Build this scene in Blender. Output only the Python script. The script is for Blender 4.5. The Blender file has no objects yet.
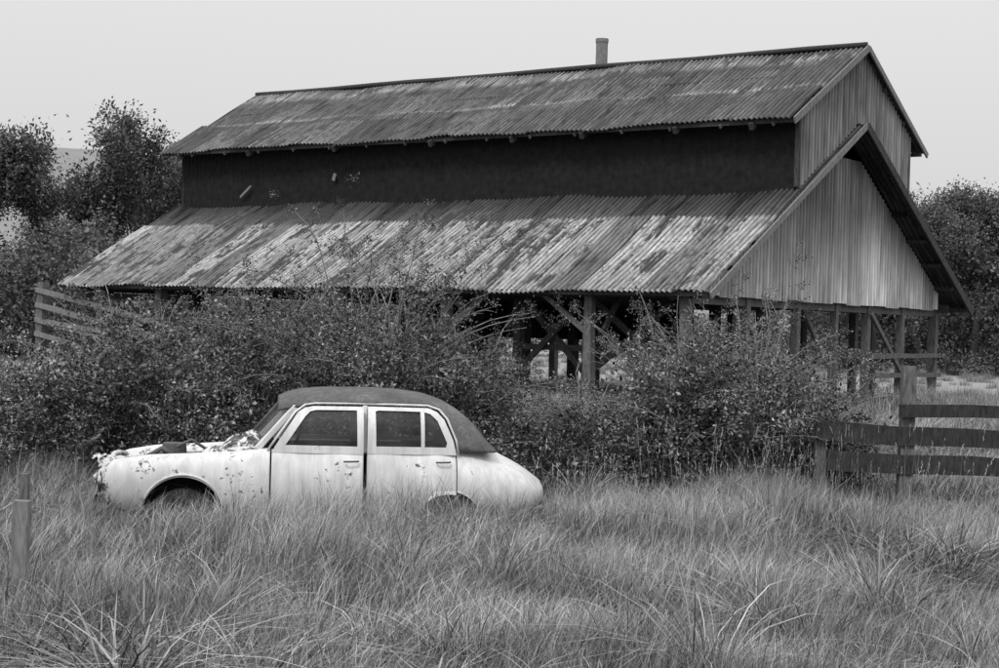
import bpy, math, random
import numpy as np
from mathutils import Vector, Matrix, Euler
random.seed(7); rng=np.random.default_rng(7)
scene=bpy.context.scene
scene.view_settings.view_transform='Standard'; scene.view_settings.look='None'; scene.view_settings.exposure=0
H=2.25

# ------------------------------------------------------------ helpers
def link(o,parent=None):
    scene.collection.objects.link(o)
    if parent is not None: o.parent=parent
    return o
def empty(name,loc=(0,0,0),rz=0):
    e=bpy.data.objects.new(name,None); e.location=loc; e.rotation_euler=(0,0,rz); e.empty_display_size=.3
    return link(e)
def mesh_obj(name,V,F,mat=None,parent=None,smooth=False,dolink=True):
    me=bpy.data.meshes.new(name); me.from_pydata([tuple(map(float,v)) for v in V],[],F); me.update()
    if mat: me.materials.append(mat)
    if smooth: me.polygons.foreach_set('use_smooth',[True]*len(me.polygons))
    o=bpy.data.objects.new(name,me)
    if dolink: link(o,parent)
    return o
class MB:
    def __init__(s): s.V=[];s.F=[]
    def beam(s,p0,p1,w,h,up=(0,0,1),jit=0.0):
        p0=Vector(p0);p1=Vector(p1);d=(p1-p0).normalized();up=Vector(up)
        if abs(d.dot(up))>.95: up=Vector((0,1,0))
        a=d.cross(up).normalized();b=a.cross(d).normalized()
        n=max(1,int((p1-p0).length/.8)) if jit else 1
        base=len(s.V)
        for i in range(n+1):
            c=p0.lerp(p1,i/n)
            if jit: c=c+a*random.uniform(-jit,jit)+b*random.uniform(-jit,jit)
            k=1+random.uniform(-.12,.12)*(jit>0)
            for (u,v) in ((-1,-1),(1,-1),(1,1),(-1,1)):
                s.V.append(c+a*(u*w/2*k)+b*(v*h/2*k))
        for i in range(n):
            o=base+i*4
            for j in range(4):
                k=(j+1)%4
                s.F.append((o+j,o+k,o+4+k,o+4+j))
        s.F.append((base+3,base+2,base+1,base)); e=base+n*4
        s.F.append((e,e+1,e+2,e+3))
    def tube(s,pts,rads,n=6):
        base=len(s.V); pts=[Vector(p) for p in pts]
        for i,p in enumerate(pts):
            d=(pts[min(i+1,len(pts)-1)]-pts[max(i-1,0)]).normalized()
            up=Vector((0,0,1)) if abs(d.z)<.9 else Vector((1,0,0))
            a=d.cross(up).normalized();b=a.cross(d)
            for j in range(n):
                t=2*math.pi*j/n
                s.V.append(p+(a*math.cos(t)+b*math.sin(t))*rads[i])
        for i in range(len(pts)-1):
            for j in range(n):
                k=(j+1)%n
                s.F.append((base+i*n+j,base+i*n+k,base+(i+1)*n+k,base+(i+1)*n+j))
        s.F.append(tuple(base+j for j in range(n))[::-1]); e=base+(len(pts)-1)*n
        s.F.append(tuple(e+j for j in range(n)))
    def obj(s,name,mat,parent=None,smooth=False,bevel=0):
        o=mesh_obj(name,s.V,s.F,mat,parent,smooth)
        if bevel:
            m=o.modifiers.new('b','BEVEL');m.width=bevel;m.segments=2
        return o
def ss(a,b,x):
    t=np.clip((x-a)/(b-a),0,1); return t*t*(3-2*t)
def gz(x,y):
    x=np.asarray(x,float);y=np.asarray(y,float)
    z=.56*ss(17.5,30,y)
    z=z+.05*np.sin(x*.9+1.3)*np.sin(y*.7)+.03*np.sin(x*2.1+y*1.3)+.15*np.exp(-((y-14.9)/1.1)**2)*np.exp(-((x-.2)/2.4)**2)
    return z

# ------------------------------------------------------------ node helpers
class NT:
    def __init__(s,name):
        s.m=bpy.data.materials.new(name); s.m.use_nodes=True; s.nt=s.m.node_tree
        s.b=s.nt.nodes['Principled BSDF']; s.out=s.nt.nodes['Material Output']
    def n(s,t,**k):
        x=s.nt.nodes.new(t)
        for a,b in k.items(): setattr(x,a,b)
        return x
    def l(s,a,b): s.nt.links.new(a,b)
    def put(s,sock,v):
        if hasattr(v,'is_output') or isinstance(v,bpy.types.NodeSocket): s.l(v,sock)
        else: sock.default_value=v
    def math(s,op,a,b=0.0,c=None,clamp=False):
        x=s.n('ShaderNodeMath',operation=op); x.use_clamp=clamp
        s.put(x.inputs[0],a); s.put(x.inputs[1],b)
        if c is not None: s.put(x.inputs[2],c)
        return x.outputs[0]
    def coord(s,kind='Object'):
        return s.n('ShaderNodeTexCoord').outputs[kind]
    def sep(s,v):
        x=s.n('ShaderNodeSeparateXYZ'); s.l(v,x.inputs[0]); return x.outputs
    def scale(s,v,sc):
        x=s.n('ShaderNodeMapping'); s.l(v,x.inputs[0]); x.inputs['Scale'].default_value=sc; return x.outputs[0]
    def noise(s,v,sc=1,det=4,rough=.6):
        x=s.n('ShaderNodeTexNoise'); s.l(v,x.inputs['Vector']); x.inputs['Scale'].default_value=sc
        x.inputs['Detail'].default_value=det; x.inputs['Roughness'].default_value=rough
        return x.outputs[0]
    def ramp(s,f,stops):
        x=s.n('ShaderNodeValToRGB'); s.l(f,x.inputs[0]); e=x.color_ramp.elements
        while len(e)<len(stops): e.new(.5)
        for el,(p,c) in zip(e,stops):
            el.position=p; el.color=(c,c,c,1)
        return x.outputs[0]
    def mr(s,f,a,b,c,d):
        x=s.n('ShaderNodeMapRange'); s.put(x.inputs[0],f)
        for i,v in enumerate((a,b,c,d)): x.inputs[i+1].default_value=v
        return x.outputs[0]
    def wn(s,w):
        x=s.n('ShaderNodeTexWhiteNoise',noise_dimensions='1D'); s.l(w,x.inputs['W']); return x.outputs['Value']
    def mixf(s,f,a,b):
        x=s.n('ShaderNodeMix',data_type='FLOAT'); s.put(x.inputs[0],f); s.put(x.inputs[2],a); s.put(x.inputs[3],b); return x.outputs[0]
    def col(s,v,rough=.8,spec=.3):
        s.put(s.b.inputs['Base Color'],v if not isinstance(v,float) else (v,v,v,1))
        s.b.inputs['Roughness'].default_value=rough
        s.b.inputs['Specular IOR Level'].default_value=spec
        return s.m
    def bump(s,h,st=.3,d=.02):
        x=s.n('ShaderNodeBump'); s.l(h,x.inputs['Height']); x.inputs['Strength'].default_value=st; x.inputs['Distance'].default_value=d
        s.l(x.outputs[0],s.b.inputs['Normal'])

def mat_wood(name,lo,hi):
    a=NT(name); c=a.coord()
    f=a.noise(a.scale(c,(9,9,2)),3,5,.7)
    a.bump(f,.5,.02)
    return a.col(a.ramp(f,[(.3,lo),(.7,hi)]),.9,.1)
M_wood=mat_wood('weathered_timber',.06,.22)
M_wood_dark=mat_wood('dark_timber',.03,.10)
M_wood_light=mat_wood('grey_timber',.12,.30)
def mat_plain(name,v,rough=.8,spec=.2,metal=0):
    a=NT(name); c=a.coord(); f=a.noise(c,6,4)
    a.b.inputs['Metallic'].default_value=metal
    return a.col(a.ramp(f,[(.3,v*.7),(.7,v*1.3)]),rough,spec)
M_dark=mat_plain('dark_void',.02,.9,.05)
M_rubber=mat_plain('rubber',.03,.8,.2)
M_seat=mat_plain('seat_vinyl',.08,.6,.3)
M_metal=mat_plain('rusty_metal',.09,.6,.4)
PITCH=.128
def mat_roof(name,kind):
    a=NT(name); c=a.coord(); X,Y,Z=a.sep(c)
    sheet=a.math('FLOOR',a.math('DIVIDE',Y,.768)); row=a.math('FLOOR',a.math('DIVIDE',X,3.05 if kind=='low' else 1.6))
    r1=a.wn(a.math('ADD',sheet,a.math('MULTIPLY',row,37.3)))
    streak=a.noise(a.scale(c,(.38,3.6,.38)),1.3,6,.72)
    streak2=a.noise(a.scale(c,(.9,22,.9)),1.0,4,.7)
    patch=a.noise(a.scale(c,(1.0,.55,1)),.8,5,.65)
    speck=a.noise(a.scale(c,(3,9,3)),1.5,4,.8)
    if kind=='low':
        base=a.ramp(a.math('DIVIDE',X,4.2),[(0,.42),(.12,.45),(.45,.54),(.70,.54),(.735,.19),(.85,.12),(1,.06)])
    else:
        base=a.ramp(a.math('DIVIDE',a.math('SUBTRACT',X,3.5),3.9),[(0,.20),(.40,.15),(.43,.42),(.48,.19),(.80,.15),(.86,.40),(1,.22)])
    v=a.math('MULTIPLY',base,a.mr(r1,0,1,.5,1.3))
    v=a.math('MULTIPLY',v,a.mr(streak,.34,.66,.16,1.7))
    v=a.math('MULTIPLY',v,a.mr(patch,.3,.7,.55,1.4))
    v=a.math('MULTIPLY',v,a.mr(streak2,.3,.7,.65,1.3))
    rust=a.math('ADD',a.math('MULTIPLY',streak,.6),a.math('ADD',a.math('MULTIPLY',speck,.2),a.math('MULTIPLY',patch,.3)))
    rm=a.ramp(rust,[(.53,0.),(.60,1.)])
    v=a.mixf(rm,v,.065)
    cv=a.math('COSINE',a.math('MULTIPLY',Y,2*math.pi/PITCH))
    v=a.math('MULTIPLY',v,a.mr(cv,-1,.6,.45,1.12))  # valleys darkened in the colour to draw the corrugation shading
    fr=a.math('FRACT',a.math('DIVIDE',Y,.768))
    seam=a.math('LESS_THAN',fr,.11)
    seamr=a.wn(a.math('ADD',sheet,11.0))
    v=a.math('MULTIPLY',v,a.math('SUBTRACT',1,a.math('MULTIPLY',seam,a.mr(seamr,0,1,.1,.85))))
    return a.col(a.math('MINIMUM',v,.8),.7,.2)
M_roof_low=mat_roof('corrugated_roof_lower','low'); M_roof_up=mat_roof('corrugated_roof_upper','up')
WP=.16
def mat_wall(name,k,along='X'):
    a=NT(name); c=a.coord(); X,Y,Z=a.sep(c)
    U=X if along=='X' else Y
    sheet=a.math('FLOOR',a.math('DIVIDE',U,.8)); r1=a.wn(a.math('ADD',sheet,3.3))
    st=a.noise(a.scale(c,(4,4,.35)),1.6,6,.7); st2=a.noise(a.scale(c,(18,18,.5)),1,3)
    patch=a.noise(c,.5,4)
    v=a.math('MULTIPLY',a.mr(r1,0,1,.75,1.15),k)
    v=a.math('MULTIPLY',v,a.mr(st,.3,.7,.40,1.4)); v=a.math('MULTIPLY',v,a.mr(st2,.3,.7,.7,1.2)); v=a.math('MULTIPLY',v,a.mr(patch,.3,.7,.7,1.25))
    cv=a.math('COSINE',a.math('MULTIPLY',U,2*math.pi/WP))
    v=a.math('MULTIPLY',v,a.mr(cv,-1,1,1.15,.66))  # groove shading of the corrugations painted into the colour
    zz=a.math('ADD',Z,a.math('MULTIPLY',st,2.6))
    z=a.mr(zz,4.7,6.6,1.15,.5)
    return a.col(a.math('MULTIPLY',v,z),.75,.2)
M_wall=mat_wall('corrugated_wall',.50); M_wall_up=mat_wall('corrugated_wall_upper',.50)
M_wall_dark=mat_plain('deep_shade_wall',.024,.95,.05)  # near-black colour paints in deep shade under the upper eave and inside

# ------------------------------------------------------------ ground
gx=np.unique(np.concatenate([np.linspace(-1500,-60,16),np.linspace(-60,60,161),np.linspace(60,1500,16)]))
gy=np.unique(np.concatenate([np.linspace(-300,-10,8),np.linspace(-10,70,161),np.linspace(70,300,24),np.linspace(300,1800,10)]))
GX,GY=np.meshgrid(gx,gy); GZ=gz(GX,GY)
V=np.stack([GX,GY,GZ],-1).reshape(-1,3); nx=len(gx)
F=[(j*nx+i,j*nx+i+1,(j+1)*nx+i+1,(j+1)*nx+i) for j in range(len(gy)-1) for i in range(nx-1)]
a=NT('pasture_ground'); c=a.coord(); X,Y,Z=a.sep(c)
f=a.noise(c,.25,6,.7); f2=a.noise(c,7,5,.8)
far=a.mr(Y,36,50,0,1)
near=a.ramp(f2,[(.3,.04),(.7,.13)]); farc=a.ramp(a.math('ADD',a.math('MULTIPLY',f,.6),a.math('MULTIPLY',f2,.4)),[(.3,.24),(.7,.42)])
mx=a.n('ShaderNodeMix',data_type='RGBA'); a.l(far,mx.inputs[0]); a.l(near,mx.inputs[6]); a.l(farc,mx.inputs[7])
a.bump(f2,.6,.1)
ground=mesh_obj('ground',V,F,a.col(mx.outputs[2],1.,.0),smooth=True)

# hills
def hills(name,y0,y1,hfun,mat):
    xs=np.linspace(-700,700,160); ys=np.linspace(0,1,18); V=[];F=[]
    for j,t in enumerate(ys):
        for x in xs:
            h=hfun(x)*math.sin(min(t*1.5,1)*math.pi/2)*(1 if t<.66 else 1-(t-.66)*1.2)
            V.append((x,y0+(y1-y0)*t,.3+h+ (1.2*math.sin(x*.11+t*9)+.8*math.sin(x*.31+t*3))*(t>0)))
    n=len(xs)
    for j in range(len(ys)-1):
        for i in range(n-1): F.append((j*n+i,j*n+i+1,(j+1)*n+i+1,(j+1)*n+i))
    return mesh_obj(name,V,F,mat,smooth=True)
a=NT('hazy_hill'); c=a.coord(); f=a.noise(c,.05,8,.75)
M_hill=a.col(a.ramp(f,[(.3,.22),(.7,.29)]),1.,0.)  # distance haze put into the pale hill colour
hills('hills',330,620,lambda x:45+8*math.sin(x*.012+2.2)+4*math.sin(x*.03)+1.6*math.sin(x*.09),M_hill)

# ------------------------------------------------------------ instancing
def instancer(name,P,R,S,I,coll,parent=None,realize=True):
    me=bpy.data.meshes.new(name); n=len(P); me.vertices.add(n); me.vertices.foreach_set('co',np.asarray(P,np.float32).ravel())
    at=me.attributes.new('rot','FLOAT_VECTOR','POINT'); at.data.foreach_set('vector',np.asarray(R,np.float32).ravel())
    at=me.attributes.new('scl','FLOAT_VECTOR','POINT')
    S=np.asarray(S,np.float32)
    if S.ndim==1: S=np.repeat(S[:,None],3,1)
    at.data.foreach_set('vector',S.ravel())
    at=me.attributes.new('idx','INT','POINT'); at.data.foreach_set('value',np.asarray(I,np.int32))
    at=me.attributes.new('irnd','FLOAT','POINT'); at.data.foreach_set('value',rng.random(n).astype(np.float32))
    o=bpy.data.objects.new(name,me); link(o,parent)
    g=bpy.data.node_groups.new(name+'_gn','GeometryNodeTree')
    g.interface.new_socket('Geometry',in_out='INPUT',socket_type='NodeSocketGeometry')
    g.interface.new_socket('Geometry',in_out='OUTPUT',socket_type='NodeSocketGeometry')
    N=g.nodes.new; gi=N('NodeGroupInput');go=N('NodeGroupOutput');ip=N('GeometryNodeInstanceOnPoints')
    ci=N('GeometryNodeCollectionInfo'); ci.inputs['Collection'].default_value=coll
    ci.inputs['Separate Children'].default_value=True; ci.inputs['Reset Children'].default_value=True
    def na(nm,dt):
        x=N('GeometryNodeInputNamedAttribute'); x.data_type=dt; x.inputs['Name'].default_value=nm
        return [q for q in x.outputs if q.enabled and q.name=='Attribute'][0]
    L=g.links.new
    L(gi.outputs[0],ip.inputs['Points']); L(ci.outputs[0],ip.inputs['Instance']); ip.inputs['Pick Instance'].default_value=True
    L(na('idx','INT'),ip.inputs['Instance Index']); L(na('rot','FLOAT_VECTOR'),ip.inputs['Rotation']); L(na('scl','FLOAT_VECTOR'),ip.inputs['Scale'])
    if realize:
        rl=N('GeometryNodeRealizeInstances'); L(ip.outputs[0],rl.inputs[0]); L(rl.outputs[0],go.inputs[0])
    else: L(ip.outputs[0],go.inputs[0])
    m=o.modifiers.new('inst','NODES'); m.node_group=g
    return o
def coll_of(name,objs):
    c=bpy.data.collections.new(name)
    for o in objs: c.objects.link(o)
    return c
def tone_mesh(name,V,F,T,mat):
    o=mesh_obj(name,V,F,mat,dolink=False)
    at=o.data.attributes.new('tone','FLOAT','POINT'); at.data.foreach_set('value',np.asarray(T,np.float32))
    return o
def mat_leaf(name,lo,hi,trans=.3,pos_sc=.35,rough=.55,spec=.3,inst=.35,pos=.4):
    a=NT(name)
    at=a.n('ShaderNodeAttribute',attribute_name='tone').outputs['Fac']
    rnd=a.n('ShaderNodeAttribute',attribute_name='irnd').outputs['Fac']
    geo=a.n('ShaderNodeNewGeometry').outputs['Position']
    pn=a.noise(geo,pos_sc,1)
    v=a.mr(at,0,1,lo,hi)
    v=a.math('MULTIPLY',v,a.mr(rnd,0,1,1-inst,1+inst)); v=a.math('MULTIPLY',v,a.mr(pn,.3,.7,1-pos,1+pos))
    if spec==0:
        d=a.n('ShaderNodeBsdfDiffuse'); a.l(v,d.inputs[0]); a.l(d.outputs[0],a.out.inputs[0])
    else: a.col(v,rough,spec)
    return a.m
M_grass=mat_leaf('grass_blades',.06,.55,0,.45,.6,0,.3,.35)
M_straw=mat_leaf('dry_stalks',.14,.45,0,spec=0)
M_shrub=mat_leaf('shrub_leaves',.02,.30,0,.8,.5,.35,.5,.55)
M_tree=mat_leaf('hazed_eucalypt_leaves',.08,.24,0,.2,.8,0,.3,.25)  # leaf colour lightened to paint in aerial haze
M_fartree=mat_leaf('hazed_far_foliage',.09,.21,0,.1,.9,0,.3,.3)  # paler albedo carries the haze of the far treeline

def grass_clump(name,nb,rad,h,w,bend,lean,mat,headed=False):
    V=[];F=[];T=[]
    for k in range(nb):
        r=rad*math.sqrt(random.random()); th=random.uniform(0,6.283)
        bx,by=r*math.cos(th),r*math.sin(th)
        az=th+random.gauss(0,.9) if rad<.2 else random.uniform(0,6.283)
        hh=h*random.uniform(.45,1.15); bd=bend*random.uniform(.2,1.5); ww=w*random.uniform(.6,1.3)
        dx,dy=math.cos(az),math.sin(az); wa=az+math.pi/2+random.gauss(0,.5); wx,wy=math.cos(wa),math.sin(wa)
        tn=random.random(); b=len(V); ns=3 if rad>.2 else 5
        for i in range(ns+1):
            s=i/ns
            o=bd*s*s*hh; z=hh*(s-.38*min(bd,1.3)*s*s*s) ; lx=lean*s*s*hh
            px,py=bx+dx*o+lx,by+dy*o
            wd=ww*(1-s)**.6*.5 if i<ns else 0
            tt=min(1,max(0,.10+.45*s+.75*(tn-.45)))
            if i<ns:
                V+= [(px-wx*wd,py-wy*wd,z),(px+wx*wd,py+wy*wd,z)]; T+=[tt,tt]
            else: V.append((px,py,z)); T.append(tt)
        for i in range(ns-1): q=b+2*i; F.append((q,q+1,q+3,q+2))
        q=b+2*(ns-1); F.append((q,q+1,q+2))
        if headed:
            tx,ty,tz=V[-1]
            for j in range(6):
                q=len(V); zz=tz-.018*j-.01; rr=.009
                aa=random.uniform(0,6.28)
                V+=[(tx,ty,zz),(tx+rr*math.cos(aa),ty+rr*math.sin(aa),zz+.022),(tx+rr*.3*math.cos(aa+1),ty+rr*.3*math.sin(aa+1),zz+.032)]
                T+=[.8]*3; F.append((q,q+1,q+2))
    return tone_mesh(name,V,F,T,mat)
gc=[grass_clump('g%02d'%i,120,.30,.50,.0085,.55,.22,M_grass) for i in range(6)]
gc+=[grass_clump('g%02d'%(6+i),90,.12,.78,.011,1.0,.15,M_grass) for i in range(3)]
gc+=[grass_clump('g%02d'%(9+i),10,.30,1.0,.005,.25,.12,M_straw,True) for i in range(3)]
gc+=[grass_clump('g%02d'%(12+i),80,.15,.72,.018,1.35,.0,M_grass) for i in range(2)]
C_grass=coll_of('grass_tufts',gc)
CAR=(-1.83,16.95,math.radians(8))
def in_car(x,y,m=0):
    c,s=math.cos(CAR[2]),math.sin(CAR[2]); dx,dy=x-CAR[0],y-CAR[1]
    u=dx*c+dy*s; v=-dx*s+dy*c
    return (np.abs(u)<2.2+m)&(np.abs(v)<.82+m)
def in_shed(x,y):
    A=math.radians(54.3); dx,dy=x-4.09,y-32.1; t=dx*math.cos(A)+dy*math.sin(A); s=-dx*math.sin(A)+dy*math.cos(A)
    return (t>.3)&(t<14.4)&(s>.3)&(s<19.4)
P=[];R=[];S=[];I=[]
def scatter(y0,y1,dens,idxs,smin,smax,marg=2.2,spin=3.14,wd=None,hk=None):
    ymid=np.linspace(y0,y1,60); w=.62*ymid+2*marg; area=float(np.sum((w[1:]+w[:-1])/2*np.diff(ymid)))
    n=int(area*dens)
    y=rng.choice(ymid,n,p=w/w.sum())+rng.uniform(-.5,.5,n)*(y1-y0)/60
    x=(rng.uniform(-1,1,n))*(.31*y+marg)
    if wd is not None:
        k=rng.random(n)<wd(x,y); x,y=x[k],y[k]
    k=~in_car(x,y,.02)&~in_shed(x,y); x,y=x[k],y[k]; n=len(x)
    hm=1+.25*np.sin(x*1.1+.7*y)*np.sin(y*.9-.4*x+1)+.14*np.sin(2.7*x+1.9*y)+rng.normal(0,.10,n)
    if hk is not None: hm=hm*hk(x,y)
    sc=rng.uniform(smin,smax,n)
    P.append(np.stack([x,y,gz(x,y)-.01],1)); R.append(np.stack([rng.normal(0,.09,n),rng.normal(0,.09,n),rng.uniform(-spin,spin,n)],1))
    S.append(np.stack([sc,sc,sc*np.clip(hm,.4,1.8)],1)); I.append(rng.choice(idxs,n))
low=list(range(6)); tus=[6,7,8]; stk=[9,10,11]; brd=[12,13]
def hcar(x,y):
    k=1+.38*np.exp(-((y-15.7)/.9)**2)*(x>-2.6)-.35*((x>3.6)&(y>18.2))
    return k*(1-.30*np.exp(-((x+3.05)/.45)**2)*np.exp(-((y-15.2)/1.0)**2))
scatter(5.5,19.5,23,low,.8,1.1,spin=1.3,hk=hcar)
scatter(5.5,19,1.6,tus,.7,1.1,wd=lambda x,y:(.3+.7*(np.sin(x*1.3+2)*np.sin(y*1.1+x*.5)>.1))*~((np.abs(x+3.05)<.7)&(y>13.6)))
scatter(6,19,1.0,brd,.6,1.0,wd=lambda x,y:(.12+.88*(np.sin(x*.9+2.6)*np.sin(y*.8+x*.7+.4)>.45))*~((np.abs(x+3.05)<.7)&(y>13.6)))
scatter(14.6,16.6,1.6,tus,.8,1.05,wd=lambda x,y:(x>-2.5)&(x<1.6))
scatter(19.5,30,8,low,.9,1.2,spin=1.5,hk=hcar)
scatter(30,44,3.5,low,.7,1.1,marg=4)
scatter(44,80,.5,low,.5,.9,marg=4)
scatter(8,18,.25,stk,.6,.8)
scatter(17.3,19.5,3.2,stk,.8,1.25,wd=lambda x,y:(x>.3)*.8+.15+.2*((x>.5)&(x<1.8)))
scatter(18.5,24,1.0,stk,.8,1.1,wd=lambda x,y:(x>1)*.8+.2)
for (x,y,sc) in ((-2.1,9.0,1.15),(-1.75,8.7,1.1),(-2.5,9.2,1.0),(-1.3,8.9,.95),(-1.0,9.4,.8),(-2.9,8.9,.9),(3.1,10.2,.8),(2.0,8.6,.8),(.4,8.7,.7),(3.6,14.0,1.0),(4.1,14.3,1.0),(3.9,13.8,.9)):
    for k in range(2):
        P.append(np.array([[x+random.gauss(0,.12),y+random.gauss(0,.12),float(gz(x,y))]])); R.append(np.array([[0,0,random.uniform(0,6)]])); S.append(np.array([[sc,sc,sc]])); I.append(np.array([12+k]))
instancer('meadow_grass',np.concatenate(P),np.concatenate(R),np.concatenate(S),np.concatenate(I),C_grass)

# ------------------------------------------------------------ shrubs
def spray(name,nl,length,lsz,mat,spread=.16,seed=0):
    V=[];F=[];T=[]
    rnd=random.Random(seed)
    pts=[];d=Vector((0,0,1)); p=Vector((0,0,0))
    for i in range(6):
        pts.append(p.copy()); d=(d+Vector((rnd.gauss(0,.15),rnd.gauss(0,.15),-.04))).normalized(); p=p+d*length/5
    for i in range(5):
        ax=Vector((.004,0,0)); q=len(V); V+=[pts[i]-ax,pts[i]+ax,pts[i+1]+ax*.7,pts[i+1]-ax*.7]; T+=[.5]*4; F.append((q,q+1,q+2,q+3))
    for k in range(nl):
        t=rnd.uniform(.05,1)*4.99; i=int(t); c=pts[i].lerp(pts[i+1],t-i)
        off=Vector((rnd.gauss(0,1),rnd.gauss(0,1),rnd.gauss(0,.7)))*spread*rnd.random()
        c=c+off
        L=(off.normalized()*.8+Vector((rnd.gauss(0,.6),rnd.gauss(0,.6),rnd.gauss(-.1,.6)))).normalized()
        Wd=L.cross(Vector((rnd.gauss(0,1),rnd.gauss(0,1),rnd.gauss(0,1)))).normalized()
        nn=L.cross(Wd)
        l=lsz*rnd.uniform(.6,1.3); w=l*.27
        q=len(V); V+=[c,c+L*l*.45+Wd*w+nn*w*.3,c+L*l,c+L*l*.45-Wd*w+nn*w*.3]
        tt=rnd.random()**1.5; T+=[tt]*4; F+=[(q,q+1,q+2),(q,q+2,q+3)]
    return tone_mesh(name,V,F,T,mat)
C_spr=coll_of('shrub_sprays',[spray('s%02d'%i,60,.5,.07,M_shrub,.14,i) for i in range(6)])
def to_e(d): return tuple(Vector(d).to_track_quat('Z','Y').to_euler())
def shrub(cx,cy,rx,ry,top,n,seed,ncane=30,cane=.6,twigs=25):
    rr=random.Random(seed); g=float(gz(cx,cy)); h=top-g
    e=empty('shrub',(cx,cy,g)); PP=[];RR=[];SS=[];II=[]; mb=MB()
    ph=[rr.uniform(0,6) for _ in range(5)]
    def surf(th,el,k):
        lump=1+.22*math.sin(3*th+ph[0])*math.cos(2*el+ph[1])+.17*math.sin(7*th+ph[2]+3*el)+.13*math.sin(11*th+5*el+ph[4])
        ce=math.cos(el)**.7
        x=rx*ce*math.cos(th)*lump*k; y=ry*ce*math.sin(th)*lump*k
        z=h*(.42+ .55*math.sin(el)*lump*k) if el>0 else h*(.42+.44*math.sin(el))
        return Vector((x,y,max(.05,z)))
    for i in range(n):
        th=rr.uniform(0,6.283); el=math.asin(rr.uniform(-.95,1)); k=1-abs(rr.gauss(0,.22)) if rr.random()<.7 else rr.uniform(.2,.9)
        p=surf(th,el,k); d=Vector((p.x/rx,p.y/ry,(p.z/h-.2)*1.2+.25)).normalized()+Vector((rr.gauss(0,.5),rr.gauss(0,.5),rr.gauss(0,.4)))
        PP.append(p);RR.append(to_e(d));s=rr.uniform(.45,.95);SS.append(s);II.append(rr.randrange(6))
    for i in range(ncane):
        th=rr.uniform(0,6.283); el=rr.uniform(.1,1.4); p=surf(th,el,.6); d=Vector((math.cos(th)*math.cos(el),math.sin(th)*math.cos(el),math.sin(el)+.4)).normalized()
        pts=[Vector((p.x*.3,p.y*.3,0.0)),p*.8,]
        L=cane*rr.uniform(.5,1.7)+.4; m=7; q=p.copy()
        for j in range(m):
            pts.append(q.copy()); d=(d+Vector((rr.gauss(0,.14),rr.gauss(0,.14),-.13))).normalized(); q=q+d*L/m
            if j>1 and rr.random()<.8:
                PP.append(q.copy());RR.append(to_e(d+Vector((rr.gauss(0,.6),rr.gauss(0,.6),rr.gauss(0,.4)))));SS.append(rr.uniform(.25,.5));II.append(rr.randrange(6))
        mb.tube(pts,[.014]*2+[.012-.0013*j for j in range(m)],4)
    for i in range(twigs):
        th=rr.uniform(0,6.283); el=rr.uniform(-.1,1.2); p=surf(th,el,.75); d=(Vector((math.cos(th),math.sin(th),0))*math.cos(el)+Vector((rr.gauss(0,.5),rr.gauss(0,.5),math.sin(el)+.3))).normalized()
        q=p.copy(); pts=[]; L=rr.uniform(.4,1.0)
        for j in range(6):
            pts.append(q.copy()); d=(d+Vector((rr.gauss(0,.18),rr.gauss(0,.18),-.06))).normalized(); q=q+d*L/5
        mb.tube(pts,[.009-.001*j for j in range(6)],3)
        for k in (2,3,4):
            d2=(d+Vector((rr.gauss(0,.8),rr.gauss(0,.8),rr.gauss(0,.5)))).normalized(); mb.tube([pts[k],pts[k]+d2*.14,pts[k]+d2*.24+Vector((0,0,-.03))],[.005,.004,.002],3)
    mb.obj('branches',M_wood_light,e); instancer('foliage',PP,RR,SS,II,C_spr,e)
shrub(-8.0,20.5,1.5,1.3,1.75,550,1,26,.5)
shrub(-6.0,20.2,1.3,1.3,1.60,550,2,26,.45)
shrub(-4.3,20.3,1.3,1.3,2.2,750,3,34,.7)
shrub(-2.9,20.8,1.2,1.3,2.40,720,4,38,.8)
shrub(-1.5,20.4,1.0,1.2,2.50,700,5,75,1.2)
shrub(-.50,20.3,.80,1.1,1.75,440,6,26,.6,36)
shrub(.55,20.4,.7,1.0,1.0,300,7,16,.25,24)
shrub(1.35,20.4,.5,.9,1.1,200,17,12,.3,24)
shrub(2.25,20.8,.70,1.0,1.95,420,8,40,.8,80)
shrub(3.15,21.0,.85,1.1,1.95,430,9,50,.9,80)
shrub(4.05,21.2,.65,.9,1.45,280,10,36,.7,60)

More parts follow.
